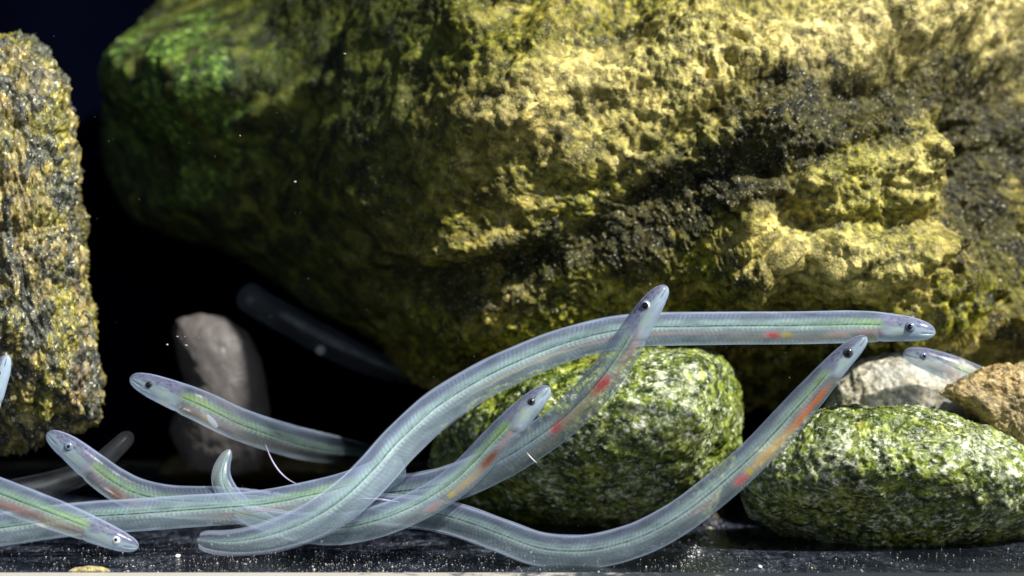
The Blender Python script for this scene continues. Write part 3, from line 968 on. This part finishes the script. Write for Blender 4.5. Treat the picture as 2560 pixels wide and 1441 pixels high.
eel('eel with its mouth open beside the raised eel, orange brown gut patch behind its gills',
    [(1374, 968, -.5), (1356, 984, -.5), (1325, 1014, -.5), (1285, 1055, -.48), (1240, 1103, -.45), (1190, 1158, -.42), (1130, 1212, -.42), (1050, 1262, -.45), (960, 1300, -.5), (880, 1320, -.42), (810, 1324, -.3), (740, 1318, -.2), (670, 1304, -.12), (610, 1288, -.05), (560, 1272, .0)],
    1, W=39, eye='dark', eye_s=58, eye_h=0.20, eye_r=10, pupil_r=6, green=1.1, alpha=0.36, tail=300, tail_w=0.3,
    organs=[(238, -0.45, 38, 0.28, 'brown', 0.95), (170, -0.35, 30, 0.2, 'pink', 0.6), (370, -0.42, 10, 0.2, 'yellow', 0.8), (320, -0.45, 50, 0.28, 'cream', 0.6), (425, -0.55, 24, 0.2, 'pink', 0.7)])
eel('eel with the orange gut, rising from the floor between the two green pebbles',
    [(2166, 842, -.55), (2148, 858, -.55), (2115, 888, -.55), (2080, 925, -.55), (2040, 972, -.55), (1995, 1022, -.55), (1945, 1078, -.55), (1885, 1140, -.57), (1800, 1217, -.58), (1700, 1294, -.6), (1600, 1347, -.6), (1500, 1376, -.58), (1420, 1382, -.55), (1340, 1372, -.5), (1260, 1343, -.42), (1180, 1313, -.3), (1100, 1290, -.15), (1000, 1278, .0), (900, 1270, .2), (820, 1262, .4), (740, 1262, .6)],
    1, W=38, eye='dark', eye_s=66, eye_h=0.12, eye_r=13, pupil_r=8.5, green=0.7, alpha=0.30, chevron=0.6,
    taper=([0, 120, 300, 700, 1000, 1400, 1900], [0.92, 0.92, 1.08, 1.12, 1.08, 0.95, 0.8]),
    organs=[(205, -0.20, 40, 0.14, 'dark', 0.7), (215, -0.48, 55, 0.20, 'orange', 0.95), (285, -0.50, 38, 0.20, 'orange', 0.8), (320, -0.35, 12, 0.14, 'brown', 0.9), (390, -0.45, 75, 0.34, 'cream', 0.95), (468, -0.42, 10, 0.2, 'yellow', 0.8), (500, -0.45, 22, 0.24, 'red', 0.75), (620, -0.2, 60, 0.08, 'pink', 0.6)])
eel('eel in the dark cave mouth with a dark eye, its body fading under the boulder',
    [(325, 943, .3), (345, 952, .3), (385, 968, .3), (440, 990, .3), (510, 1020, .35), (590, 1058, .6), (690, 1092, 1.3), (790, 1118, 2.4), (880, 1132, 3.6), (960, 1140, 4.8)],
    -1, W=41, fade_at=([0, 230, 420, 560], [1.0, 0.95, 0.45, 0.05]), eye='dark', eye_s=54, eye_h=0.12, eye_r=9, pupil_r=7, green=1.2, alpha=0.25,
    organs=[(185, -0.5, 35, 0.22, 'brown', 0.5), (225, -0.62, 18, 0.18, 'yellow', 0.55), (250, -0.55, 22, 0.28, 'purple', 0.6), (100, -0.85, 14, 0.15, 'white', 0.5)], fin=(198, -0.2, 40, 24))
eel('eel with its head below the tall left rock and two brown organ spots',
    [(118, 1082, .35), (140, 1098, .35), (178, 1124, .35), (228, 1165, .35), (280, 1205, .38), (340, 1236, .4), (420, 1254, .45), (520, 1258, .5), (640, 1262, .6), (760, 1262, .75)],
    -1, W=41, eye='blue', eye_s=64, eye_h=0.22, eye_r=11, pupil_r=5, green=1.2, alpha=0.25, fade=0.8,
    organs=[(155, -0.28, 36, 0.24, 'purple', 0.65), (222, -0.50, 22, 0.26, 'brown', 0.85), (260, -0.55, 34, 0.3, 'pink', 0.35)])
eel('eel at the bottom left corner with a silver ringed eye, snout near the floor',
    [(347, 1368, -.75), (325, 1362, -.75), (292, 1350, -.75), (240, 1328, -.75), (180, 1304, -.75), (110, 1278, -.72), (40, 1252, -.7), (-40, 1222, -.65), (-140, 1190, -.5), (-300, 1150, -.3)],
    1, W=40, eye='silver', eye_s=56, eye_h=0.10, eye_r=10, pupil_r=5, gaze=(1, 1), green=1.5, alpha=0.34,
    taper=([0, 150, 300], [0.93, 0.93, 1.02]),
    organs=[(165, -0.42, 34, 0.14, 'brown', 0.8), (270, -0.42, 80, 0.26, 'brown', 0.75), (215, -0.62, 34, 0.2, 'yellow', 0.35), (360, -0.45, 60, 0.26, 'pink', 0.6), (252, -0.95, 14, 0.1, 'white', 0.8)])
eel('short curled pale tail rising behind the green striped eel in front of the cave',
    [(700, 1330, .5), (650, 1304, .45), (600, 1266, .42), (566, 1228, .42), (552, 1195, .45), (557, 1160, .5), (575, 1124, .55)],
    1, W=27, head=False, green=0.5, alpha=0.42, fade=1.1, tail=110, tail_w=0.35, chevron=0.6)
eel('small eel head peeping out behind the rusty brown stone on the right',
    [(2258, 882, 1.22), (2280, 888, 1.22), (2315, 898, 1.24), (2360, 914, 1.26), (2410, 936, 1.3), (2470, 965, 1.45), (2540, 1010, 1.6), (2600, 1060, 1.7)],
    -1, W=36, eye='blue', eye_s=52, eye_h=0.22, eye_r=11, pupil_r=6.5, green=0.6, alpha=0.25, organs=[(150, -0.35, 60, 0.35, 'pink', 0.4)])
eel('eel snout entering the frame at the left edge over the tall rock',
    [(18, 888, .1), (8, 915, .1), (-8, 955, .1), (-30, 1010, .1), (-70, 1080, .15), (-130, 1150, .2), (-210, 1200, .3)],
    1, W=34, eye='dark', eye_s=58, eye_h=0.1, eye_r=9, pupil_r=6, green=0.3, alpha=0.7)
eel('blurred dim eel far back in the dark under the boulder',
    [(600, 728, 4.5), (660, 768, 4.5), (730, 806, 4.5), (800, 846, 4.5), (880, 885, 4.5), (960, 920, 4.6), (1060, 960, 4.8)],
    -1, W=36, eye='dark', green=0.1, alpha=0.11, head=False, grey=0.4, chevron=0.2)
eel('dim purplish eel lying behind the head below the tall rock',
    [(330, 1085, 1.5), (300, 1112, 1.4), (262, 1148, 1.3), (215, 1180, 1.2), (140, 1208, 1.1), (40, 1232, 1.0), (-80, 1262, 1.0), (-200, 1290, 1.0)],
    1, W=36, green=0.1, alpha=0.07, head=False, grey=0.55, bright=0.5, chevron=0.4, taper=([0, 200, 400], [0.55, 0.85, 1.0]))


# ------------------------------------------------------------------ grit, specks and threads
def blobs(name, items, mat, label=None, cat=None, kind=None, group=None, seed=1):
    rs = np.random.RandomState(seed)
    t = (1 + 5 ** .5) / 2
    ico = np.array([(-1, t, 0), (1, t, 0), (-1, -t, 0), (1, -t, 0), (0, -1, t), (0, 1, t), (0, -1, -t), (0, 1, -t), (t, 0, -1), (t, 0, 1), (-t, 0, -1), (-t, 0, 1)])
    ico /= np.linalg.norm(ico[0])
    fc = np.array([(0, 11, 5), (0, 5, 1), (0, 1, 7), (0, 7, 10), (0, 10, 11), (1, 5, 9), (5, 11, 4), (11, 10, 2), (10, 7, 6), (7, 1, 8), (3, 9, 4), (3, 4, 2), (3, 2, 6), (3, 6, 8), (3, 8, 9), (4, 9, 5), (2, 4, 11), (6, 2, 10), (8, 6, 7), (9, 8, 1)])
    vs, fs = [], []
    for (x, y, z, r) in items:
        a = rs.uniform(0, 6.28)
        q = ico * rs.uniform(0.7, 1.15, (12, 1)) * np.array([rs.uniform(0.8, 1.5), rs.uniform(0.7, 1.1), rs.uniform(0.55, 0.9)]) * r
        q = np.stack([q[:, 0] * math.cos(a) - q[:, 1] * math.sin(a), q[:, 0] * math.sin(a) + q[:, 1] * math.cos(a), q[:, 2]], 1)
        fs.append(fc + 12 * len(vs))
        vs.append(q + np.array([x, y, z]))
    o = mesh_obj(name, np.vstack(vs), np.vstack(fs), mat)
    return tag(o, label, cat, group, kind)


def floor_at(px, py):
    """the floor point seen at a photo pixel"""
    k = -Z_FLOOR / ((py - HZ) * PX)
    y = k * D - D
    return (px - CX) * PX * k, y


M_GRIT = NT('mixed grit')
vv = M_GRIT.coord()
M_GRIT.base(M_GRIT.ramp(M_GRIT.noise(vv, 6, 2), [(0.35, (0.10, 0.11, 0.13)), (0.5, (0.32, 0.33, 0.34)), (0.62, (0.62, 0.58, 0.50)), (0.7, (0.5, 0.46, 0.2))]), 0.5, 0.4)
M_GRIT = M_GRIT.m
M_WHITE = plain('white grain', (0.85, 0.84, 0.80), 0.4, 0.5)
M_GREY = plain('pale grey grain', (0.34, 0.35, 0.36), 0.5, 0.3)
M_TAN = speckle_material('tan pebble', (0.62, 0.54, 0.36), (0.34, 0.30, 0.22), (0.12, 0.11, 0.09), (0.42, 0.36, 0.12), (1, 1, 1), (0, 0, 0), 8.0).m
rs = np.random.RandomState(3)
its = []
while len(its) < 2000:
    px = rs.uniform(-100, 2660)
    py = 1432 - abs(rs.normal(0, 38))
    if py < 1290:
        continue
    dens = 0.25 + 0.75 * math.exp(-((px - 800) / 420) ** 2) + 0.5 * math.exp(-((px - 1730) / 90) ** 2) + 0.25 * math.exp(-((px - 250) / 200) ** 2)
    if rs.rand() > dens:
        continue
    x, y = floor_at(px, py)
    r = PX * min(4.0, 0.6 + rs.exponential(0.55))
    its.append((x, y, Z_FLOOR + r * 0.4, r))
for _ in range(160):                                         # swept heap between the two pebbles
    t = rs.rand()
    px, py = 1800 - 70 * t + rs.normal(0, 14), 1285 + 110 * t + rs.normal(0, 8)
    x, y = floor_at(px, min(py, 1430))
    r = PX * (0.8 + rs.exponential(1.3))
    its.append((x, y, Z_FLOOR + r * 0.4, min(r, 0.022)))
blobs('grit', its, M_GRIT, kind='stuff')
its = []
for _ in range(150):
    px, py = rs.uniform(0, 2560), rs.uniform(0, 1400)
    y = rs.uniform(-0.95, 0.2)
    q = P(np.array(px), np.array(py), y)
    its.append((*q, PX * rs.uniform(0.5, 1.2)))
for (px, py, r) in [(443, 842, 4), (462, 842, 3), (418, 862, 5), (465, 864, 5), (498, 845, 3), (738, 455, 5), (600, 340, 4), (862, 135, 5)]:
    its.append((*P(np.array(px), np.array(py), -0.3), PX * r * 0.75))
blobs('suspended_particle', its, M_GREY, kind='stuff', seed=4)
for (px, py, r, m, lab) in [
        (445, 1395, 8, M_WHITE, 'white grain on the floor just right of the corner eel snout'),
        (612, 1414, 6, M_WHITE, 'white grain near the front glass below the blunt eel tail'),
        (1900, 1421, 7, M_WHITE, 'white grain on the floor below the left end of the oval pebble'),
        (1788, 1293, 8, M_TAN, 'yellowish chip lying between the two green pebbles')]:
    x, y = floor_at(px, py)
    blobs('grain', [(x, y, Z_FLOOR + PX * r * 0.55, PX * r)], m, lab, 'grain', None, 'larger grains on the tank floor', int(px))
x, y = floor_at(222, 1432)
rk = rock('pebble', [(165, 1432), (185, 1420), (220, 1414), (255, 1416), (275, 1426), (278, 1434), (240, 1438), (190, 1438)], (220, 1428), y + 0.1, 0.1, 0.15, M_TAN, res=(60, 40), disp_fn=pebble_disp(0.15, 260))
tag(rk, 'tiny tan pebble against the front glass at the bottom left', 'pebble')
for (px, py, yy, r, lab) in [(628, 752, 6.5, 13, 'faint round pale speck higher up in the cave'), (801, 876, 3.7, 13, 'brighter round pale speck lying along the blurred eel')]:
    q = P(np.array(px), np.array(py), yy)
    n_ = 14
    a = np.linspace(0, 2 * np.pi, 20, endpoint=False)
    e = np.linspace(-1.55, 1.55, n_)
    E, A_ = np.meshgrid(e, a, indexing='ij')
    pts_ = np.stack([np.cos(E) * np.cos(A_), np.cos(E) * np.sin(A_), np.sin(E)], -1).reshape(-1, 3) * PX * r * 1.1 + q
    ii = np.arange(n_ * 20).reshape(n_, 20)
    jj = np.roll(ii, -1, 1)
    o = mesh_obj('speck', pts_, np.stack([ii[:-1], jj[:-1], jj[1:], ii[1:]], -1).reshape(-1, 4), M_GREY)
    tag(o, lab, 'speck')


def thread(pts, r, mat, label):
    c, s = spline(pts, 4)
    w3 = P(c[:, 0], c[:, 1], c[:, 2])
    T = np.gradient(w3, axis=0)
    T /= np.linalg.norm(T, axis=1, keepdims=True)
    U = np.cross(T, (0, 1, 0))
    U /= np.linalg.norm(U, axis=1, keepdims=True) + 1e-9
    W_ = np.cross(T, U)
    a = np.linspace(0, 2 * np.pi, 8, endpoint=False)
    rr = r * PX * np.sin(np.linspace(0.25, np.pi - 0.25, len(c)))
    V = w3[:, None] + (U[:, None] * np.cos(a)[None, :, None] + W_[:, None] * np.sin(a)[None, :, None]) * rr[:, None, None]
    ii = np.arange(len(c) * 8).reshape(-1, 8)
    jj = np.roll(ii, -1, 1)
    o = mesh_obj('thread', V.reshape(-1, 3), np.stack([ii[:-1], jj[:-1], jj[1:], ii[1:]], -1).reshape(-1, 4), mat)
    tag(o, label, 'thread')


M_LAV = plain('lavender fin thread', (0.45, 0.42, 0.62), 0.4, 0.4)
thread([(664, 1112, .6), (676, 1145, .6), (698, 1180, .55), (724, 1203, .5), (752, 1215, .4)], 2.0, M_LAV, 'long curved lavender thread hanging below the cave eel')
thread([(898, 1247, 0.0), (930, 1247, 0.0), (965, 1251, 0.0), (1000, 1256, 0.0)], 3.0, M_LAV, 'short lavender thread left of the open mouthed eel')
thread([(1317, 1132, -.4), (1325, 1145, -.42), (1333, 1152, -.42), (1342, 1158, -.4)], 1.3, M_WHITE, 'tiny white fibre on the body of the raised eel')
